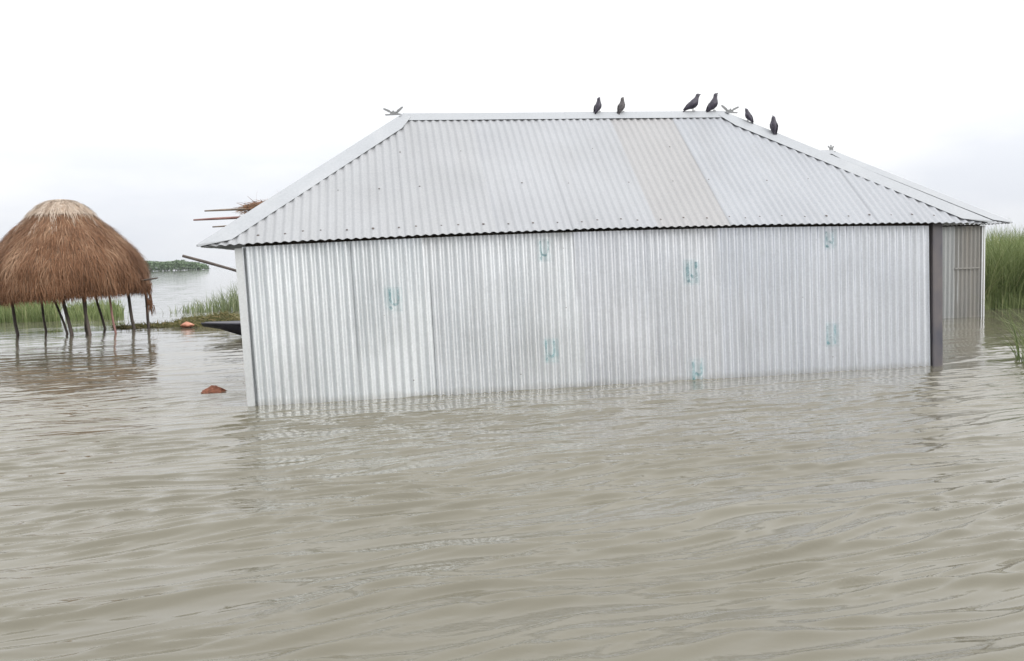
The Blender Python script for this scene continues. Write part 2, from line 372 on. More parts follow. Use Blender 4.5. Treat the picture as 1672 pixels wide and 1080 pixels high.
def hut(cfg):
    L, DP, ze, zr = cfg['L'], cfg['D'], cfg['eave'], cfg['ridge']
    ol, orr, of = cfg['ol'], cfg['or'], cfg['of']
    r0, r1 = cfg['r0'], cfg['r1']                      # ridge ends along the wall
    root = empty('tin_hut', cfg['loc'], cfg['rz'])
    tag(root, cfg['label'], 'hut', 'corrugated tin huts standing in the flood')
    rd = DP / 2
    lean = cfg.get('lean', 0.0)
    bow = cfg.get('bow', 0.0)
    bot = -0.7
    wall_mats, roof_mats = cfg['wall_mats'], cfg['roof_mats']
    # ---- walls
    front = sheet_breaks(cfg.get('w0', 0.0), cfg.get('w1', L), cfg['wanchor'], 0.70)
    mid = 0.5 * L
    def zt(s): return ze - 0.020 + bow * max(0.0, 1 - ((s - mid) / (L * 0.55)) ** 2)
    sheets = []
    for i in range(len(front) - 1):
        a, b_ = front[i], front[i + 1] + (0.05 if i < len(front) - 2 else 0)
        k = random.uniform(-0.003, 0.003)
        fn = lambda u, v, d, k=k: (u - (lean + k) * (bot + v * (zt(u) - bot)), -0.012 - d, bot + v * (zt(u) - bot))
        mi = wall_mats(0.5 * (a + b_))
        o = corrugated('wall_sheet', a, b_, fn, 0.0025 * (i % 2) + 0.001 * random.random(), cfg.get('rows', 34), mi, root, dents=0.0032, seed=i * 1.3 + cfg['seed'], open_edge=random.choice((0.001, 0.003, 0.007)), amp=AMP_WALL)
        sheets.append((a, b_, o, fn))
    for side in range(3):                               # back and the two ends
        ln = L if side == 0 else DP
        br = sheet_breaks(0.0, ln, 0.35, 0.70)
        for i in range(len(br) - 1):
            if side == 0: fn = lambda u, v, d: (u - lean * (bot + v * (ze - 0.02 - bot)), DP + 0.012 + d, bot + v * (ze - 0.02 - bot))
            elif side == 1: fn = lambda u, v, d: (-0.012 - d - lean * (bot + v * (ze - 0.02 - bot)), u, bot + v * (ze - 0.02 - bot))
            else: fn = lambda u, v, d: (L + 0.012 + d - lean * (bot + v * (ze - 0.02 - bot)), u, bot + v * (ze - 0.02 - bot))
            corrugated('wall_sheet', br[i], br[i + 1] + (0.05 if i < len(br) - 2 else 0), fn, 0.0025 * (i % 2), 2, wall_mats(br[i]), root)
    # corner flashings (L-shaped strips)
    for (cx, cy, sx, sy) in cfg['corners']:
        w = 0.034; t = 0.026; mb = MB()
        ring = []
        for z in (bot, ze - 0.02):
            dx = -lean * z
            pts = [(cx + sx * w, cy - sy * 0.0, z), (cx - sx * 0.0, cy, z), (cx, cy + sy * w, z)]
            off = [(cx + sx * w + dx, cy - sy * t, z), (cx - sx * t + dx, cy - sy * t, z), (cx - sx * t + dx, cy + sy * w, z)]
            ring += off
        mb.add(ring, [(0, 1, 4, 3), (1, 2, 5, 4)])
        solidify(mb.build('corner_flashing', M['flash'], root), 0.004)
    # wall plate and rafters inside
    mb = MB(); mb.box((L / 2, 0.06, ze + 0.01), (L / 2 - 0.03, 0.03, 0.035)); mb.box((L / 2, DP - 0.06, ze + 0.01), (L / 2 - 0.03, 0.03, 0.035))
    mb.box((0.06, DP / 2, ze + 0.01), (0.03, DP / 2 - 0.1, 0.035)); mb.box((L - 0.06, DP / 2, ze + 0.01), (0.03, DP / 2 - 0.1, 0.035))
    mb.build('wall_plate', M['timber'], root)
    # ---- roof planes
    e0, e1, d0, d1 = -ol, L + orr, -of, DP + of
    def eave_z(s, w):                                   # w: 0 at eave, 1 at ridge
        return bow * max(0.0, 1 - ((s - mid) / (0.5 * (e1 - e0))) ** 2) * (1 - w)
    base = ze
    nf = Vector((0, -(zr - base), (rd + of))).normalized()
    nb_ = Vector((0, (zr - base), (rd + of))).normalized()
    nl = Vector((-(zr - base), 0, (r0 - e0))).normalized()
    nr = Vector(((zr - base), 0, (e1 - r1))).normalized()
    ridge_pt = lambda t: Vector((r0 + (r1 - r0) * t, rd, zr))
    def f_front(u, v, d): return Vector((u, d0 + (rd - d0) * v, base + (zr - base) * v + eave_z(u, v))) + nf * d
    def f_back(u, v, d): return Vector((u, d1 + (rd - d1) * v, base + (zr - base) * v)) + nb_ * d
    def f_left(u, v, d): return Vector((e0 + (r0 - e0) * v, u, base + (zr - base) * v)) + nl * d
    def f_right(u, v, d): return Vector((e1 + (r1 - e1) * v, u, base + (zr - base) * v)) + nr * d
    def hipclip(lo, a, b_, hi):
        return lambda u: max(0.004, min(1.0, (u - lo) / (a - lo), (hi - u) / (hi - b_)))
    fb = sheet_breaks(e0, e1, cfg['ranchor'], 0.76)
    for pl, fnp, clip in (('f', f_front, hipclip(e0, r0, r1, e1)), ('b', f_back, hipclip(e0, r0, r1, e1))):
        for i in range(len(fb) - 1):
            a, b_ = fb[i], fb[i + 1]
            bb = min(b_ + 0.055, e1)
            corrugated('roof_sheet', a, bb, fnp, 0.0028 * ((len(fb) - i) % 2) + 0.0012 * random.random(), 6 if pl == 'f' else 3, roof_mats(0.5 * (a + b_), pl), root, dents=0.0022 if pl == 'f' else 0, seed=40 + i, vmax=clip, thick=0.0022)
    eb = sheet_breaks(d0, d1, 0.3, 0.76)
    for pl, fnp in (('l', f_left), ('r', f_right)):
        for i in range(len(eb) - 1):
            corrugated('roof_sheet', eb[i], min(eb[i + 1] + 0.055, d1), fnp, 0.0028 * (i % 2), 4, roof_mats(0, pl), root, vmax=hipclip(d0, rd, rd, d1), thick=0.0022)
    # ---- ridge cap and hip caps
    lift = AMP + 0.008
    W = cfg.get('capw', 0.125)
    def slope_dir(v_from, v_to): return (v_to - v_from).normalized()
    nseg = 10
    pa, pb, pc = [], [], []
    dn_f = slope_dir(Vector((0, rd, zr)), Vector((0, d0, base))); dn_b = slope_dir(Vector((0, rd, zr)), Vector((0, d1, base)))
    half = nseg // 2
    for part in range(2):
        pa, pb, pc = [], [], []
        for i in range(half + 1):
            t = (part * half + i) / nseg
            if part == 1 and i == 0: t -= 0.01
            p = ridge_pt(t); wob = 0.003 * mnoise.noise(Vector((t * 9, cfg['seed'], 0)))
            up = 0.002 * part
            pa.append(p + dn_f * (W * 0.85) + nf * (lift + wob + up)); pb.append(p + Vector((0, 0, 0.030 + up))); pc.append(p + dn_b * (W * 0.85) + nb_ * (lift + up))
        strip('ridge_cap', pa, pb, pc, M['cap'], root)
    corners = [(Vector((r0, rd, zr)), Vector((e0, d0, base)), nf, nl, 'fl'), (Vector((r1, rd, zr)), Vector((e1, d0, base)), nf, nr, 'fr'),
               (Vector((r0, rd, zr)), Vector((e0, d1, base)), nb_, nl, 'bl'), (Vector((r1, rd, zr)), Vector((e1, d1, base)), nb_, nr, 'br')]
    for top, low, n_a, n_c, code in corners:
        h = (low - top).normalized()
        ia = n_a.cross(h); ia = ia if ia.dot((Vector((L / 2, low.y, base)) - low)) > 0 else -ia
        ic = n_c.cross(h); ic = ic if ic.dot((Vector((low.x, rd, base)) - low)) > 0 else -ic
        ln = (low - top).length
        hw = cfg.get('hipw', 0.15)
        pa, pb, pc = [], [], []
        N = 12
        for i in range(N + 1):
            t = -0.004 + 1.012 * i / N
            p = top + h * (ln * t)
            taper = 1.0
            wa = hw * min(1.0, 0.55 + 6 * max(t, 0)); 
            wob = 0.003 * mnoise.noise(Vector((t * 6, cfg['seed'] + 3, len(code))))
            qa = p + ia * wa + n_a * (lift + 0.006 + wob); qc = p + ic * wa + n_c * (lift + 0.006)
            lim = base - 0.006
            if qa.z < lim:                                # trim level with the eave
                k = (p.z - lim) / max(1e-4, p.z - (p + ia * wa).z); k = max(0.02, min(1, k)); qa = p + ia * wa * k + n_a * (lift + 0.003)
            if qc.z < lim:
                k = (p.z - lim) / max(1e-4, p.z - (p + ic * wa).z); k = max(0.02, min(1, k)); qc = p + ic * wa * k + n_c * (lift + 0.003)
            pa.append(qa); pb.append(p + (n_a + n_c).normalized() * 0.034); pc.append(qc)
        strip('hip_cap', pa, pb, pc, M['cap'], root)
    # ---- nail heads: tiny, one part
    mb = MB()
    def nail(fnp, u, v, r=0.008):
        c = fnp(round(u / P) * P, v, AMP + 0.004)
        ax = nf if fnp is f_front else Vector((0, -1, 0))
        a = Vector((1, 0, 0)); b2 = ax.cross(a)
        ring = [c + r * (math.cos(t) * a + math.sin(t) * b2) for t in [k * math.pi / 3 for k in range(6)]]
        mb.add(ring + [c + ax * 0.006], [(k, (k + 1) % 6, 6) for k in range(6)])
    u = e0 + 0.45
    while u < e1 - 0.35:
        nail(f_front, u, 0.055 + random.uniform(-0.008, 0.008), random.choice((0.009, 0.011, 0.014)))
        u += P * random.choice((2, 3, 3))
    clip = hipclip(e0, r0, r1, e1)
    for v in (0.36, 0.66):
        u = e0 + 0.3
        while u < e1 - 0.3:
            if clip(u) > v + 0.12 and random.random() < 0.75: nail(f_front, u, v + random.uniform(-0.01, 0.01), random.choice((0.006, 0.008, 0.010)))
            u += P * random.choice((5, 6, 8))
    for a, b_, o, fn in sheets:
        for zz in (0.15, 0.75, 1.3):
            for q in range(2):
                uu = random.uniform(a + 0.04, b_ - 0.06)
                p = Vector(fn(round(uu / P) * P, (zz - bot) / (zt(uu) - bot), AMP + 0.003))
                ring = [p + 0.006 * Vector((math.cos(k * math.pi / 3), 0, math.sin(k * math.pi / 3))) for k in range(6)]
                mb.add(ring + [p + Vector((0, -0.005, 0))], [(k, (k + 1) % 6, 6) for k in range(6)])
    tag(mb.build('nail_heads', M['nail'], root), kind='stuff')
    return root, sheets, dict(f_front=f_front, ridge_pt=ridge_pt, nf=nf)

def finial(parent, at, side, upright=False):
    """cut-tin ornament: base strip, two curled leaves, a small tooth between them"""
    mb = MB(); t = 0.004
    def plate(poly):
        n = len(poly)
        vs_ = [(at.x + side * x, at.y - t, at.z + z) for x, z in poly] + [(at.x + side * x, at.y + t, at.z + z) for x, z in poly]
        fs_ = [tuple(range(n)), tuple(reversed(range(n, 2 * n)))] + [(i, i + n, (i + 1) % n + n, (i + 1) % n) for i in range(n)]
        mb.add(vs_, fs_)
    if not upright:
        plate([(-0.045, -0.035), (-0.02, -0.045), (0.015, -0.020), (0.17, -0.026), (0.175, -0.012), (0.03, -0.004), (-0.01, -0.012)])
        plate([(0.035, -0.002), (0.125, -0.010), (0.115, 0.012), (0.10, 0.016), (0.088, 0.030), (0.078, 0.015), (0.045, 0.016)])
        plate([(0.100, 0.004), (0.13, 0.006), (0.185, 0.034), (0.195, 0.047), (0.175, 0.050), (0.125, 0.030)])
        plate([(0.055, 0.000), (0.03, 0.008), (-0.015, 0.052), (-0.020, 0.066), (-0.002, 0.066), (0.05, 0.028)])
    else:
        plate([(-0.035, -0.08), (0.04, -0.08), (0.036, 0.0), (0.055, 0.035), (0.036, 0.045), (0.012, 0.01), (0.004, 0.065), (-0.014, 0.062), (-0.012, 0.01), (-0.05, 0.05), (-0.064, 0.036), (-0.032, -0.005)])
    return mb.build('finial', M['finial'], parent)

RZ = math.radians(9.078)
ew = Vector((math.cos(RZ), math.sin(RZ), 0)); nw = Vector((-ew.y, ew.x, 0))
HUT = Vector((-2.333, 7.518, 0))
def W(s, D, z): return HUT + ew * s + nw * D + Vector((0, 0, z))

def main_wall_mat(s): return M['wall'][0 if s < 1.6 else 1 if s < 3.0 else 2 if s < 4.4 else 3]
def main_roof_mat(s, pl):
    if pl == 'f' and 3.7 < s < 4.46: return M['roof_buff']
    return M['roof'][1] if s < 2.2 else M['roof'][0] if s < 3.7 else M['roof'][2]
hut1, sheets1, geo1 = hut(dict(L=6.72, D=3.0, eave=1.41, ridge=2.755, ol=0.32, **{'or': 0.43}, of=0.12, r0=1.525, r1=5.07, loc=HUT, rz=RZ, w0=0.03, w1=6.60, wanchor=1.594,
    ranchor=4.46, bow=0.055, lean=0.02, seed=1.0, wall_mats=main_wall_mat, roof_mats=main_roof_mat, corners=[(0.0, 0.0, 1, 1)],
    label='large corrugated tin hut with hipped roof and birds on the ridge, in the foreground'))
tag(hut1, group=None)
# dark post closing the right end of the front wall
mb = MB()
for z0, z1 in ((-0.7, 1.47),):
    for (x0, x1, y0, y1) in ((6.615, 6.72, -0.045, 0.07),):
        c = [(x0, y0), (x0 + 0.012, y0 - 0.004), (x1 - 0.012, y0 - 0.004), (x1, y0), (x1, y1), (x0, y1)]
        vs_ = [(x - 0.012 * z0, y, z0) for x, y in c] + [(x - 0.012 * z1, y, z1) for x, y in c]
        mb.add(vs_, [(i, (i + 1) % 6, (i + 1) % 6 + 6, i + 6) for i in range(6)] + [(5, 4, 3, 2, 1, 0), (6, 7, 8, 9, 10, 11)])
mb.build('corner_post', M['post'], hut1)
finial(hut1, Vector((1.50, 1.5, 2.790)), -1)
finial(hut1, Vector((5.085, 1.5, 2.785)), 1)

# printed maker's stamps on the wall sheets (illegible teal mark: a hooked U with a dot below it)
def stamp(s, z, k=1.0, style=0):
    best = None
    for a, b_, o, fn in sheets1:
        if a <= s <= b_: best = (o, fn); 
        if best and a <= s < b_ - 0.05: break
    o, fn = best
    bot = -0.7
    def pt(u, zz, lift):
        top = 1.41 - 0.020 + 0.055 * max(0.0, 1 - ((u - 3.36) / (6.72 * 0.55)) ** 2)
        return fn(u, (zz - bot) / (top - bot), corr(u, AMP_WALL) + 0.0055 + lift)
    def ribbon(path, wdt, mb, lift):
        pts = []
        for (x0, z0), (x1, z1) in zip(path[:-1], path[1:]):
            n = max(2, int(math.hypot(x1 - x0, z1 - z0) / 0.006))
            pts += [(x0 + (x1 - x0) * i / n, z0 + (z1 - z0) * i / n) for i in range(n)]
        pts.append(path[-1])
        vs_, fs_ = [], []
        for i, (x, zz) in enumerate(pts):
            x2, z2 = pts[min(i + 1, len(pts) - 1)]; x1, z1 = pts[max(i - 1, 0)]
            dx, dz = x2 - x1, z2 - z1; l = math.hypot(dx, dz) or 1
            nx_, nz_ = -dz / l * wdt / 2, dx / l * wdt / 2
            for q in (-1, -0.33, 0.33, 1): vs_.append(pt(s + x + nx_ * q, z + zz + nz_ * q, lift))
        for i in range(len(pts) - 1):
            for q in range(3): a = i * 4 + q; fs_.append((a, a + 1, a + 5, a + 4))
        mb.add(vs_, fs_)
    mbw = MB(); nxg, nzg = 26, 6; vs_, fs_ = [], []
    for i in range(nxg + 1):
        for j in range(nzg + 1):
            vs_.append(pt(s + k * (-0.075 + 0.15 * i / nxg), z + k * (-0.125 + 0.23 * j / nzg), 0.0))
    for i in range(nxg):
        for j in range(nzg): a = i * (nzg + 1) + j; fs_.append((a, a + nzg + 1, a + nzg + 2, a + 1))
    mbw.add(vs_, fs_)
    st = mbw.build('maker_stamp', M['wash'], o)
    mbi = MB()
    if style:
        ribbon([(-0.045 * k, 0.08 * k), (-0.045 * k, -0.10 * k)], 0.024 * k, mbi, 0.002)
        ribbon([(-0.02 * k, -0.03 * k), (0.01 * k, -0.055 * k), (0.034 * k, -0.04 * k), (0.036 * k, 0.085 * k)], 0.024 * k, mbi, 0.002)
        ribbon([(0.036 * k, -0.06 * k), (0.036 * k, -0.105 * k)], 0.020 * k, mbi, 0.002)
    else: ribbon([(-0.04 * k, 0.085 * k), (-0.042 * k, -0.01 * k), (-0.025 * k, -0.05 * k), (0.005 * k, -0.066 * k), (0.032 * k, -0.045 * k), (0.038 * k, 0.02 * k), (0.036 * k, 0.08 * k)], 0.022 * k, mbi, 0.002)
    ribbon([(-0.045 * k, -0.075 * k), (-0.03 * k, -0.105 * k)], 0.024 * k, mbi, 0.002)
    mbi.build('stamp_print', M['ink'], o)
for s, z, k, sty in ((2.709, 1.295, 0.9, 0), (1.317, 0.902, 0.95, 0), (4.133, 1.042, 1.05, 1), (2.726, 0.363, 1.0, 0), (5.545, 0.377, 1.0, 1), (5.547, 1.31, 0.85, 1), (4.149, 0.10, 1.0, 1)):
    stamp(s, z, k, sty)

# second hut behind, only its right end shows
L2 = 5.4
c2 = Vector((7.70, 13.995, 0))
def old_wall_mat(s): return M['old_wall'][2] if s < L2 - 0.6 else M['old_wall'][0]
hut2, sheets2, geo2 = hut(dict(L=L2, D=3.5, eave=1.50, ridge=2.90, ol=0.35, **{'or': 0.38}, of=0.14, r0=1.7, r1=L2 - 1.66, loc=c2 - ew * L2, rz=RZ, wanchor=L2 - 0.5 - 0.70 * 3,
    ranchor=1.0, seed=8.0, wall_mats=old_wall_mat, roof_mats=lambda s, pl: M['roof'][0], corners=[(L2, 0.0, -1, 1)], rows=6,
    label='smaller corrugated tin hut with dull grey wall, half hidden behind the large hut'))
mb = MB(); mb.box((L2 - 0.30, -0.034, 0.80), (0.22, 0.008, 0.010)); mb.build('cross_batten', M['old_wall'][0], hut2)
finial(hut2, Vector((L2 - 1.66, 1.75, 2.96)), 1, upright=True)

# ------------------------------------------------------------------ birds
def bird(loc, yaw, pitch, size, mat, label, look=0.0, headup=0.0):
    """one lofted body from tail tip to beak, folded wings as thin shells"""
    root = empty('bird', loc, 0)
    # spine: distance along the body, height offset, half width, half height
    sp = [(-0.150, -0.006, 0.016, 0.004), (-0.105, -0.002, 0.022, 0.011), (-0.065, 0.002, 0.033, 0.024), (-0.025, 0.003, 0.047, 0.043), (0.020, 0.004, 0.052, 0.052), (0.055, 0.010, 0.047, 0.048),
          (0.080, 0.022 + headup * 0.3, 0.037, 0.037), (0.097, 0.034 + headup * 0.6, 0.031, 0.031), (0.115, 0.044 + headup, 0.029, 0.028), (0.134, 0.047 + headup, 0.022, 0.020), (0.146, 0.045 + headup, 0.010, 0.009), (0.168, 0.040 + headup, 0.002, 0.002)]
    vs_, fs_ = [], []; n = 12
    ca, sa = math.cos(pitch), math.sin(pitch)
    def place(x, y, z):
        x2, z2 = x * ca - z * sa, x * sa + z * ca
        cy, sy = math.cos(yaw), math.sin(yaw)
        return Vector(((x2 * cy - y * sy) * size, (x2 * sy + y * cy) * size, z2 * size))
    for i, (x, zo, w, h) in enumerate(sp):
        for k in range(n):
            an = 2 * math.pi * k / n
            yy = w * math.cos(an); zz = zo + h * math.sin(an)
            if i >= 8:                               # turn the head
                hx = x - 0.10; xx = 0.10 + hx * math.cos(look) - yy * math.sin(look); yy = hx * math.sin(look) + yy * math.cos(look)
            else: xx = x
            vs_.append(place(xx, yy, zz))
    for i in range(len(sp) - 1):
        for k in range(n): fs_.append((i * n + k, i * n + (k + 1) % n, (i + 1) * n + (k + 1) % n, (i + 1) * n + k))
    fs_.append(tuple(range(n))); fs_.append(tuple(reversed(range((len(sp) - 1) * n, len(sp) * n))))
    low = 0.0
    hipz = place(0.0, 0, -0.030).z
    legl = 0.050 * size
    shift = Vector((0, 0, legl - hipz)) - Vector((place(0, 0, -0.03).x, place(0, 0, -0.03).y, 0))
    body = mesh_obj('body', [v + shift for v in vs_], fs_, mat, root, True)
    for sgn in (-1, 1):
        # folded wing
        wv, wf = [], []
        prof = [(0.062, 0.034, 0.014), (0.040, 0.046, 0.030), (0.0, 0.051, 0.036), (-0.05, 0.039, 0.028), (-0.095, 0.022, 0.014), (-0.125, 0.012, 0.004)]
        for (x, yo, hh) in prof:
            for q in (-1, -0.35, 0.35, 1):
                bulge = (1 - q * q) * 0.006
                wv.append(place(x, sgn * (yo * (1 - 0.18 * q * q) + bulge + 0.002), 0.010 + hh * q) + shift)
        for i in range(len(prof) - 1):
            for q in range(3): a = i * 4 + q; wf.append((a, a + 1, a + 5, a + 4))
        solidify(mesh_obj('wing', wv, wf, mat, root, True), 0.003)
        mb = MB()
        hip = place(0.0, sgn * 0.016, -0.022) + shift
        foot = Vector((hip.x, hip.y, 0.004))
        mb.tube([hip, hip * 0.5 + foot * 0.5 + place(-0.006, 0, 0), foot], [0.006 * size, 0.0035 * size, 0.003 * size], 6)
        fd = Vector((math.cos(yaw), math.sin(yaw), 0))
        for da in (-0.5, 0.0, 0.5, math.pi):
            d2 = Matrix.Rotation(da, 3, 'Z') @ fd
            mb.tube([foot, foot + d2 * 0.022 * size], [0.0028 * size, 0.0015 * size], 5)
        mb.build('leg', M['beak'], root)
    tag(root, label, 'bird', 'birds perched on the roof')
    return root
ztop = 2.755 + 0.030
HX, HY, HZ = 2.08, -1.62, -1.335
def on_hip(t): return W(5.07 + HX * t, 1.5 + HY * t, 2.755 + HZ * t + 0.034)
bird(W(3.655, 1.5, ztop), 0.55, 1.02, 0.72, M['bird'], 'leftmost bird on the ridge, dark and upright, above the buff roof sheet', headup=0.004)
bird(W(3.920, 1.5, ztop), 0.70, 0.98, 0.72, M['bird_grey'], 'greyer upright bird on the ridge, second from the left', headup=0.004)
bird(W(4.740, 1.5, ztop), 0.20, 0.55, 0.92, M['bird'], 'leaning dark bird with long low tail, third from the left on the ridge', headup=0.012)
bird(W(4.985, 1.5, ztop), 0.20, 0.82, 0.90, M['bird'], 'tall dark bird beside the right tin finial, stretching its neck up', headup=0.010)
bird(on_hip(0.108), 2.45, 0.98, 0.66, M['bird'], 'small hunched dark bird just right of the right finial, facing left', headup=-0.012)
bird(on_hip(0.212), 1.75, 1.25, 0.77, M['bird'], 'rightmost bird, low on the right hip, upright with its beak raised', headup=-0.012)

# ------------------------------------------------------------------ haystack on stilts
HC = Vector((-8.98, 17.4, 0))
hay = empty('haystack', HC)
tag(hay, 'round brown thatched haystack with pale straw crown raised on thin dark stilts', 'haystack')
prof = [(0.0, 2.66), (0.20, 2.635), (0.40, 2.55), (0.55, 2.43), (0.70, 2.25), (0.90, 2.07), (1.14, 1.83), (1.31, 1.65), (1.43, 1.50), (1.53, 1.32), (1.58, 1.11), (1.60, 0.92), (1.58, 0.74)]
pr = np.array(prof); arc = np.concatenate([[0], np.cumsum(np.hypot(np.diff(pr[:, 0]), np.diff(pr[:, 1])))])
def hay_surface(t, a):
    """t 0 at the top, 1 at the hem"""
    q = t * arc[-1]
    r = float(np.interp(q, arc, pr[:, 0])); z = float(np.interp(q, arc, pr[:, 1]))
    lump = 0.055 * mnoise.noise(Vector((math.cos(a) * 1.6, math.sin(a) * 1.6, z * 1.2))) + 0.03 * mnoise.noise(Vector((math.cos(a) * 5, math.sin(a) * 5, z * 2.5)))
    r = r + lump * min(1, r * 1.2)
    hem = 0.045 * mnoise.noise(Vector((math.cos(a) * 2.2 + 7, math.sin(a) * 2.2, 0))) - 0.05 * math.cos(a - math.pi)
    r *= 0.97
    return Vector((r * math.cos(a), r * math.sin(a), z + hem * t))
na_, nt_ = 96, 30
vs_, fs_ = [], []
for i in range(nt_ + 1):
    for k in range(na_):
        vs_.append(hay_surface(i / nt_, 2 * math.pi * k / na_) * 1.0)
for i in range(nt_):
    for k in range(na_): k2 = (k + 1) % na_; fs_.append((i * na_ + k, (i + 1) * na_ + k, (i + 1) * na_ + k2, i * na_ + k2))
b0 = len(vs_)
for k in range(na_):
    a = 2 * math.pi * k / na_; vs_.append(Vector((1.1 * math.cos(a), 1.1 * math.sin(a), 0.80)))
vs_.append(Vector((0, 0, 0.82)))
for k in range(na_): k2 = (k + 1) % na_; fs_.append((nt_ * na_ + k, b0 + k, b0 + k2, nt_ * na_ + k2)); fs_.append((b0 + k, len(vs_) - 1, b0 + k2))
stack = mesh_obj('straw_stack', vs_, fs_, M['hay_core'], hay, True)

def strand(mb, p, d, out, length, width, tint, droop=0.0, segs=2):
    side = d.cross(out).normalized()
    pts = []
    for i in range(segs + 1):
        f = i / segs
        c = p + d * (length * f) + out * (0.012 + 0.02 * math.sin(f * 3.0)) + Vector((0, 0, -droop * f * f))
        w = width * (1 - 0.75 * f)
        pts += [c - side * w, c + side * w]
    mb.add(pts, [(2 * i, 2 * i + 1, 2 * i + 3, 2 * i + 2) for i in range(segs)], tint)

mb, mbp = MB(), MB()
for i in range(17000):
    t = math.sqrt(random.random()) * 1.0
    a = random.uniform(0, 2 * math.pi)
    p = hay_surface(t, a)
    p2 = hay_surface(min(1.0, t + 0.03), a); p1 = hay_surface(max(0.0, t - 0.03), a)
    d = (p2 - p1)
    if d.length < 1e-4: continue
    d.normalize(); d = (d + Vector((random.gauss(0, 0.22), random.gauss(0, 0.22), random.gauss(0, 0.10)))).normalized()
    out = Vector((math.cos(a), math.sin(a), 0.55)).normalized()
    clump = mnoise.noise(Vector((math.cos(a) * 4.5, math.sin(a) * 4.5, p.z * 2.2)))
    streak = mnoise.noise(Vector((a * 9.0, 0.0, 4.0)))
    tint = 0.46 + 0.42 * clump + random.gauss(0, 0.15)
    if t < 0.55 and streak > 0.22: tint += 0.35 * (0.55 - t) / 0.55 + 0.1
    if t > 0.92: tint -= 0.12  # shade along the lower hem, put into the strand tint
    if p.z > 2.36: continue
    strand(mb, p, d, out, random.uniform(0.10, 0.30) if t < 0.93 else random.uniform(0.06, 0.17), random.uniform(0.003, 0.008), min(1, max(0, tint)), droop=0.02)
tag(mb.build('loose_straw', M['hay'], hay), kind='stuff')
# hem fringe
mb = MB()
for i in range(3500):
    a = random.uniform(0, 2 * math.pi); p = hay_surface(random.uniform(0.95, 1.0), a) * 1.0
    p = p - Vector((math.cos(a), math.sin(a), 0)) * random.uniform(0, 0.12)
    hang = 0.5 + 0.5 * mnoise.noise(Vector((math.cos(a) * 6, math.sin(a) * 6, 2)))
    strand(mb, p, Vector((random.gauss(0, 0.2), random.gauss(0, 0.2), -1)).normalized(), Vector((math.cos(a), math.sin(a), 0.1)), random.uniform(0.04, 0.14) * (0.5 + hang), random.uniform(0.004, 0.010), min(1, max(0, random.gauss(0.30, 0.15))))
tag(mb.build('straw_fringe', M['hay'], hay), kind='stuff')
# pale crown
vs_, fs_ = [], []
nk, nj = 64, 8
TT = 0.262
for j in range(nj + 1):
    for k in range(nk):
        a = 2 * math.pi * k / nk; t = (TT + 0.014 * mnoise.noise(Vector((math.cos(a) * 3, math.sin(a) * 3, 9)))) * j / nj
        p = hay_surface(t, a); vs_.append(p + Vector((math.cos(a) * 0.012, math.sin(a) * 0.012, 0.010)))
for j in range(nj):
    for k in range(nk): k2 = (k + 1) % nk; fs_.append((j * nk + k, (j + 1) * nk + k, (j + 1) * nk + k2, j * nk + k2))
crown = mesh_obj('straw_crown', vs_, fs_, M['pale_core'], hay, True); solidify(crown, 0.02, -1)
for i in range(2600):
    a = random.uniform(0, 2 * math.pi); t = random.uniform(0.0, TT * 1.0)
    p = hay_surface(t, a) + Vector((math.cos(a) * 0.014, math.sin(a) * 0.014, 0.010)); d = (hay_surface(t + 0.03, a) - hay_surface(max(0, t - 0.01), a)).normalized()
    tint = 0.55 + 0.55 * mnoise.noise(Vector((a * 4.5, 0, 1))) + random.gauss(0, 0.10)
    strand(mbp, p, (d + Vector((random.gauss(0, 0.07), random.gauss(0, 0.07), 0))).normalized(), Vector((math.cos(a), math.sin(a), 0.8)).normalized(), random.uniform(0.06, 0.16) * (1.0 if random.random() < 0.85 else 2.0), random.uniform(0.004, 0.008), min(1, max(0, tint)))
for k in range(16):                                   # long pale tie-downs running from the crown
    a0 = 2 * math.pi * k / 16 + random.uniform(-0.12, 0.12); tl = random.uniform(0.32, 0.55)
    for q in range(12):
        a = a0 + random.gauss(0, 0.028)
        t = TT * random.uniform(0.7, 1.2)
        while t < tl:
            p = hay_surface(t, a) + Vector((math.cos(a) * 0.02, math.sin(a) * 0.02, 0.012)); d = (hay_surface(t + 0.03, a) - p).normalized()
            strand(mbp, p, d, Vector((math.cos(a), math.sin(a), 0.6)).normalized(), random.uniform(0.14, 0.24), 0.004, min(1, max(0, random.gauss(0.30, 0.22))))
            t += random.uniform(0.05, 0.12)
tag(mbp.build('pale_straw', M['pale_straw'], hay), kind='stuff')
# platform poles and stilts
mb = MB()
for k in range(9):
    y = -1.2 + 0.3 * k; w = math.sqrt(max(0.05, 1.3 ** 2 - y * y)); mb.tube([(-w, y, 0.79), (w, y, 0.785)], 0.03, 7)
mb.build('platform_poles', M['stilt'], hay)
stilts = [((-9.99, 17.3), (-0.10, 0.02), 0.040, 'stilt'), ((-9.84, 18.09), (-0.08, 0.0), 0.034, 'stilt'), ((-8.90, 17.12), (-0.30, 0.1), 0.030, 'stilt'), ((-8.65, 16.79), (-0.18, 0.1), 0.046, 'stilt'), ((-8.23, 16.66), (-0.12, 0.1), 0.044, 'stilt'),
          ((-8.68, 18.24), (-0.16, 0.0), 0.036, 'stilt'), ((-7.80, 16.85), (-0.16, 0.12), 0.028, 'bamboo_red'), ((-7.83, 17.75), (-0.10, 0.0), 0.046, 'stilt'), ((-7.52, 17.75), (-0.04, 0.0), 0.042, 'stilt'), ((-9.3, 18.7), (0.05, -0.05), 0.04, 'stilt')]
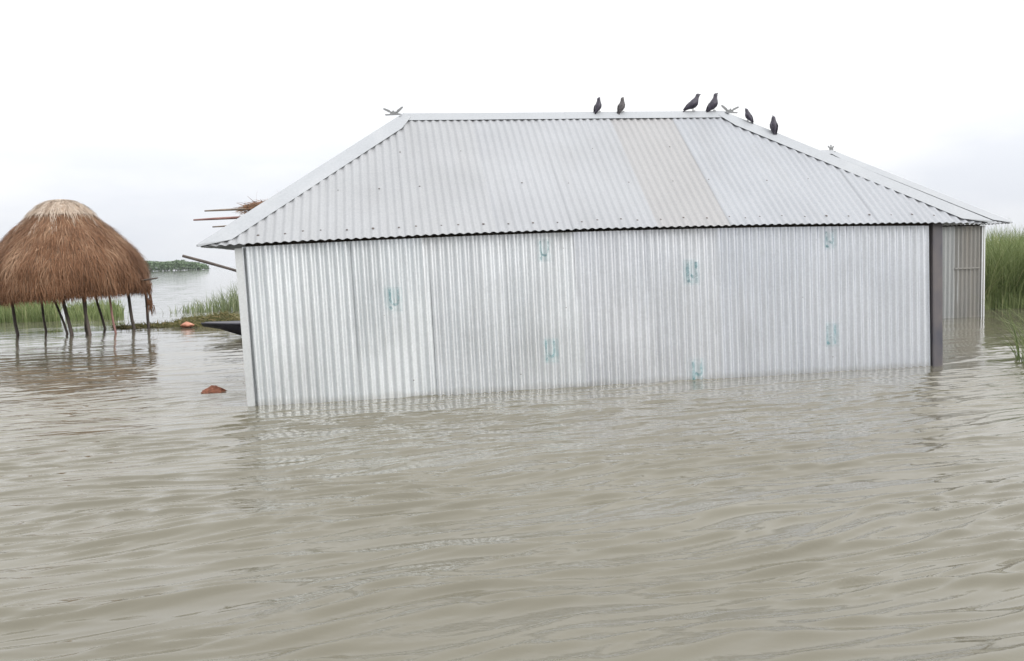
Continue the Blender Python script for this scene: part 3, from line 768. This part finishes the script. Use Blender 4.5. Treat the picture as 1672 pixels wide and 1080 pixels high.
for (x, y), (lx, ly), r, mk in stilts:
    mb = MB(); x -= HC.x; y -= HC.y
    r *= 0.74; pts = [(x - lx * 0.5, y - ly * 0.5, -0.6)] + [(x + lx * f + 0.012 * math.sin(f * 5 + x * 3), y + ly * f, 0.86 * f) for f in (0.0, 0.25, 0.5, 0.75, 1.0)]
    mb.tube(pts, [r * 1.05, r * 1.05, r, r, r * 0.95, r * 0.9], 8); mb.build('stilt', M[mk], hay, True)
mb = MB(); mb.tube([(1.35, -0.05, 0.98), (1.72, -0.1, 1.03), (1.90, -0.12, 1.05)], [0.022, 0.02, 0.014], 7); mb.build('jutting_stick', M['stilt'], hay, True)
mb = MB()                                             # ragged straw rope hanging by the right stilt
for q in range(90):
    p = Vector((1.56 + random.gauss(0, 0.03), 0.22 + random.gauss(0, 0.03), random.uniform(0.45, 0.95)))
    strand(mb, p, Vector((random.gauss(0, 0.15), random.gauss(0, 0.15), -1)).normalized(), Vector((0.5, -0.8, 0)), random.uniform(0.10, 0.22), 0.008, random.uniform(0, 0.35))
tag(mb.build('hanging_straw', M['hay'], hay), kind='stuff')

# ------------------------------------------------------------------ bamboo rack with hay behind the large hut
rack = empty('bamboo_rack', (-4.4, 16.0, 0))
tag(rack, 'bamboo poles of a rack jutting out past the left eave of the large hut', 'rack')
for (z0, z1, x0, x1, y, r) in ((2.11, 2.13, -1.42, 2.4, 0.0, 0.026), (2.25, 2.24, -1.10, 2.4, -0.3, 0.022), (1.985, 2.02, -1.18, 2.4, 0.3, 0.020)):
    mb = MB(); mb.tube([(x0 + (x1 - x0) * f, y, z0 + (z1 - z0) * f + 0.012 * math.sin(7 * f)) for f in (0, 0.1, 0.2, 0.35, 0.6, 1)], [r * 0.6, r * 0.9, r, r, r, r], 7)
    mb.build('pole', M['bamboo_red' if y == 0.0 else 'bamboo'], rack, True)
for x, y in ((-0.25, 0.0), (2.2, 0.0)):
    mb = MB(); mb.tube([(x, 0.05, -0.6), (x, 0.05, 1.0), (x + 0.02, 0.05, 2.35)], 0.045, 8); mb.tube([(x, -0.4, 2.0), (x, 0.4, 1.97)], 0.03, 7); mb.build('post', M['stilt'], rack, True)
heap = empty('straw_heap', (-4.4, 16.0, 2.14)); tag(heap, 'brown dry straw heaped on bamboo poles above the left eave', 'straw')
mb = MB(); vs_, fs_ = [], []
for i in range(9):
    for k in range(18):
        ph = math.pi * i / 8; a = 2 * math.pi * k / 18
        rr = 1 + 0.25 * mnoise.noise(Vector((math.cos(a) * 2, math.sin(a) * 2, ph * 2)))
        vs_.append(((0.66 * math.sin(ph) * math.cos(a)) * rr + 0.20, 0.40 * math.sin(ph) * math.sin(a) * rr, 0.13 + 0.15 * math.cos(ph) * rr))
for i in range(8):
    for k in range(18): k2 = (k + 1) % 18; fs_.append((i * 18 + k, (i + 1) * 18 + k, (i + 1) * 18 + k2, i * 18 + k2))
mesh_obj('packed_straw', vs_, fs_, M['hay_core'], heap, True)
for i in range(700):
    a = random.uniform(0, 6.283); ph = math.acos(random.uniform(-0.4, 1)); o_ = Vector((math.sin(ph) * math.cos(a), math.sin(ph) * math.sin(a), math.cos(ph)))
    p = Vector((0.66 * o_.x + 0.20, 0.40 * o_.y, 0.13 + 0.15 * o_.z)); d = Vector((random.gauss(-0.4, 0.8), random.gauss(0, 0.6), random.gauss(-0.2, 0.25))).normalized()
    strand(mb, p, d, o_, random.uniform(0.08, 0.25), 0.007, min(1, max(0, random.gauss(0.55, 0.2))))
tag(mb.build('loose_straw', M['hay'], heap), kind='stuff')

# slanting bamboo pole
bp_o = MB()
p0, p1 = Vector((-5.12, 13.5, 1.424)), Vector((-4.273, 13.5, 1.137)); dd = p1 - p0
pts = [p0 + dd * f for f in np.linspace(0, 5.2, 14)]
bp_o.tube([p + Vector((0, 0.05 * i, 0.008 * math.sin(i))) for i, p in enumerate(pts)], [0.021 - 0.0002 * i + (0.003 if i % 2 else 0) for i in range(14)], 8)
tag(bp_o.build('bamboo_pole', M['stilt'], None, True), 'thin dark bamboo pole slanting down from mid air behind the hut corner', 'pole')

# ------------------------------------------------------------------ boat behind the hut, bow showing at the left corner
boat = empty('wooden_boat', (-3.1, 15.1, 0), math.radians(3))
tag(boat, 'black tarred country boat, flat pointed bow showing at the left corner of the hut', 'boat')
st = [(-2.30, 0.10, 0.205, 0.250), (-2.0, 0.20, 0.150, 0.240), (-1.65, 0.32, 0.03, 0.232), (-1.2, 0.42, -0.10, 0.220), (-0.4, 0.50, -0.16, 0.21), (0.6, 0.50, -0.16, 0.21), (1.4, 0.40, -0.08, 0.225), (2.0, 0.24, 0.07, 0.26), (2.3, 0.10, 0.20, 0.29)]
vs_, fs_ = [], []
for (x, w, zb, zt_) in st:
    vs_ += [(x, -w, zt_), (x, -w * 0.78, 0.5 * (zb + zt_)), (x, -w * 0.35, zb), (x, w * 0.35, zb), (x, w * 0.78, 0.5 * (zb + zt_)), (x, w, zt_)]
for i in range(len(st) - 1):
    for k in range(5): a = i * 6 + k; fs_.append((a, a + 6, a + 7, a + 1))
fs_ += [(0, 1, 2, 3, 4, 5), tuple(reversed(range((len(st) - 1) * 6, len(st) * 6)))]
solidify(mesh_obj('hull', vs_, fs_, M['tar'], boat, False), 0.025, 1)
mb = MB()
for sgn in (-1, 1):
    mb.tube([(x, sgn * w, z + 0.012) for x, w, _, z in st], 0.018, 6)
mb.build('gunwale', M['tar'], boat)
mb = MB()
mb.add([(-2.28, -0.095, 0.262), (-2.28, 0.095, 0.262), (-1.2, 0.40, 0.236), (-1.2, -0.40, 0.236)], [(0, 3, 2, 1)]); solidify(mb.build('bow_deck', M['tar'], boat), 0.02)
mb = MB()
for x in (-0.5, 0.5): mb.box((x, 0, 0.17), (0.09, 0.46, 0.012))
mb.build('thwart', M['timber'], boat)

# ------------------------------------------------------------------ floating things
def clod(name, loc, rx, ry, rz_, mat, seed, n=2.0):
    vs_, fs_ = [], []
    for i in range(13):
        for k in range(26):
            ph = math.pi * i / 12; a = 2 * math.pi * k / 26
            o_ = Vector((math.sin(ph) * math.cos(a), math.sin(ph) * math.sin(a), math.cos(ph)))
            q = 1 + 0.32 * mnoise.noise(o_ * n + Vector((seed, 0, 0))) + 0.16 * mnoise.noise(o_ * n * 3 + Vector((0, seed, 0)))
            zz = o_.z * q * rz_
            taper = 1.0 - 0.55 * max(0, o_.z)
            vs_.append((o_.x * q * rx * taper, o_.y * q * ry * taper, zz))
    for i in range(12):
        for k in range(26): k2 = (k + 1) % 26; fs_.append((i * 26 + k, (i + 1) * 26 + k, (i + 1) * 26 + k2, i * 26 + k2))
    o = mesh_obj(name, vs_, fs_, mat, None, True); o.location = loc
    return o
tag(clod('floating_clod', (-2.985, 8.45, 0.0), 0.118, 0.085, 0.060, M['clod'], 4.0), 'rust brown sodden clump floating left of the hut corner', 'clump')
tag(clod('orange_bag', (-6.72, 17.72, 0.06), 0.13, 0.09, 0.06, M['orange'], 9.0), 'crumpled orange plastic bag lying on the floating weed', 'bag')

# weed raft
def weed_raft(name, cx, cy, rx, ry, h, count, label):
    root = empty(name, (cx, cy, 0)); tag(root, label, 'weed', 'rafts of floating weed')
    vs_, fs_ = [], []
    for i in range(10):
        for k in range(40):
            a = 2 * math.pi * k / 40; f = i / 9
            q = 1 + 0.35 * mnoise.noise(Vector((math.cos(a) * 1.7, math.sin(a) * 1.7, cx)))
            x, y = f * rx * q * math.cos(a), f * ry * q * math.sin(a)
            z = h * (1 - f ** 1.6) * (0.75 + 0.5 * mnoise.noise(Vector((x * 1.5 + 3, y * 1.5, 0)))) - 0.03 * f
            vs_.append((x, y, z))
    for i in range(9):
        for k in range(40): k2 = (k + 1) % 40; fs_.append((i * 40 + k, (i + 1) * 40 + k, (i + 1) * 40 + k2, i * 40 + k2))
    core = mesh_obj('weed_mat', vs_, fs_, plain('weed_mat_' + name, (0.06, 0.06, 0.02), (0.15, 0.13, 0.06), 9, 0.9, bump=0.6, dist=0.05), root, True)
    mb = MB()
    for i in range(count):
        a = random.uniform(0, 6.283); f = math.sqrt(random.random())
        x, y = f * rx * math.cos(a), f * ry * math.sin(a); z = max(0.0, h * (1 - f ** 1.6) * (0.75 + 0.5 * mnoise.noise(Vector((x * 1.5 + 3, y * 1.5, 0)))) - 0.02)
        d = Vector((random.gauss(0, 0.8), random.gauss(0, 0.8), random.uniform(0.02, 0.5))).normalized()
        strand(mb, Vector((x, y, z)), d, Vector((random.gauss(0, 0.3), -1, 0.4)).normalized(), random.uniform(0.05, 0.16), random.uniform(0.006, 0.014), min(1, max(0, random.gauss(0.5, 0.25))))
    tag(mb.build('weed_leaves', M['weed'], root), kind='stuff')
    return root
weed_raft('weed_raft', -6.35, 18.3, 1.25, 0.55, 0.26, 2600, 'mounded olive weed raft with an orange bag at its edge')
weed_raft('weed_raft', -7.8, 18.35, 0.75, 0.30, 0.06, 900, 'low thin weed raft drifting behind the right stilts of the haystack')
weed_raft('weed_raft', -4.95, 17.5, 0.5, 0.4, 0.30, 900, 'small weed tuft between the boat bow and the hut corner')

# ------------------------------------------------------------------ grass and reeds
def blades(name, mat, label, gen, count, segs=4, kind='stuff', cat=None):
    V_, F_, T_ = [], [], []
    for _ in range(count):
        x, y, z, hgt, wdt, lean_a, lean_, tint = gen()
        b = len(V_); dx, dy = math.cos(lean_a), math.sin(lean_a)
        va = random.uniform(-0.9, 0.9); sx, sy = math.cos(va), math.sin(va)
        for i in range(segs + 1):
            f = i / segs; off = lean_ * hgt * f ** 2.2; zz = z + hgt * (f - 0.28 * abs(lean_) * f ** 3)
            w = wdt * (1 - f ** 1.6) * 0.5 + 0.0008
            V_.append((x + dx * off - sx * w, y + dy * off - sy * w, zz)); V_.append((x + dx * off + sx * w, y + dy * off + sy * w, zz)); T_ += [tint, tint]
        for i in range(segs): F_.append((b + 2 * i, b + 2 * i + 1, b + 2 * i + 3, b + 2 * i + 2))
    o = mesh_obj(name, V_, F_, mat, None, False, tint=T_)
    tag(o, label, cat, None, kind)
    return o
def g_right():
    y = 15.4 + 9.0 * random.random() ** 1.7; x = random.uniform(0.53 * y + 0.25, 0.53 * y + 6.5)
    nn = mnoise.noise(Vector((x * 0.9, y * 0.9, 0)))
    hgt = 1.50 + 0.16 * nn + random.gauss(0, 0.11) + 0.012 * (y - 15)
    if random.random() < 0.35: hgt *= random.uniform(0.4, 0.75)
    return x, y, -0.1, hgt, random.uniform(0.008, 0.018), random.uniform(0, 6.28), abs(random.gauss(0.45, 0.28)), min(1, max(0, random.gauss(0.48 + 0.40 * nn, 0.20)))
blades('grass_bank', M['grass'], 'dense tall green grass bank standing in water right of the huts', g_right, 25000, cat='grass')
def g_right_near():
    a = random.uniform(0, 6.28); r = 0.30 * math.sqrt(random.random())
    return 5.38 + r * math.cos(a) * 0.9, 8.45 + r * math.sin(a) * 1.5, -0.08, random.uniform(0.35, 0.98), random.uniform(0.005, 0.011), random.uniform(1.8, 4.6), abs(random.gauss(0.5, 0.3)), random.gauss(0.45, 0.2)
blades('reed_clump', M['grass'], 'arching green reed clump rising from water at the right edge', g_right_near, 130, 6, cat='reeds')
def g_left():
    y = random.uniform(21.5, 25.5); q = random.random(); x = y * (random.uniform(-0.68, -0.527) if q < 0.86 else random.choice((-0.507, -0.482, -0.465)) + random.gauss(0, 0.006))
    dens = 1.0 if q < 0.86 else 0.85
    return x, y, -0.05, random.uniform(0.30, 0.72) * dens, random.uniform(0.012, 0.024), random.uniform(0, 6.28), abs(random.gauss(0.3, 0.2)), min(1, max(0, random.gauss(0.52, 0.2)))
blades('marsh_grass', M['grass'], 'low green marsh grass seen under the haystack between its stilts', g_left, 6500, 3, cat='grass')
def g_reed():
    f = random.random() ** 0.6; x = -9.6 + 2.9 * f; y = 24.0 + random.uniform(-0.5, 1.2)
    hgt = (0.28 + 1.05 * f ** 1.5) * random.uniform(0.4, 1.15)
    return x, y, -0.05, hgt, random.uniform(0.012, 0.022), random.uniform(0, 6.28), abs(random.gauss(0.35, 0.2)), min(1, max(0, random.gauss(0.5, 0.25)))
blades('reed_bed', M['reed'], 'pale green reeds in open water just left of the hut wall', g_reed, 800, 4, cat='reeds')

# far wooded bank
mb = MB()
for i in range(24000):
    x = random.uniform(-320, -143); y = 405 + random.uniform(-6, 6)
    end = min(1.0, (-141 - x) / 14) ** 0.5 if x > -155 else 1.0
    top = (4.3 + 1.1 * mnoise.noise(Vector((x * 0.09, 0, 0))) + 0.8 * mnoise.noise(Vector((x * 0.30, 3, 0)))) * end
    z = top * random.random() ** 0.75
    r = random.uniform(0.22, 0.5)
    ax = Vector((random.gauss(0, 1), random.gauss(0, 1), random.gauss(0, 1))).normalized(); bx_ = ax.orthogonal().normalized(); cx_ = ax.cross(bx_)
    c = Vector((x, y, z + 0.1))
    mb.add([c - bx_ * r - cx_ * r * 0.6, c + bx_ * r - cx_ * r * 0.7, c + bx_ * r * 0.8 + cx_ * r * 0.7, c - bx_ * r * 0.7 + cx_ * r * 0.6], [(0, 1, 2, 3)], min(1, max(0, random.gauss(0.35 + 0.4 * z / 6, 0.2))))
tag(mb.build('far_woodland', M['far_leaf']), 'distant low green wooded bank on the far shore', 'woodland', None, 'stuff')

# ------------------------------------------------------------------ damp air that pales the far shore
mb = MB(); mb.box((0, 1360, 3.1), (1620, 1720, 4.1))
hz = bpy.data.materials.new('damp_air'); hz.use_nodes = True; hn = hz.node_tree; hn.nodes.clear()
ho = hn.nodes.new('ShaderNodeOutputMaterial'); hv = hn.nodes.new('ShaderNodeVolumePrincipled')
hv.inputs['Color'].default_value = (0.90, 0.93, 0.97, 1); hv.inputs['Density'].default_value = 0.00016; hv.inputs['Anisotropy'].default_value = 0.2
hn.links.new(hv.outputs['Volume'], ho.inputs['Volume'])
tag(mb.build('haze', hz), 'pale damp air over the flood', None, None, 'stuff')
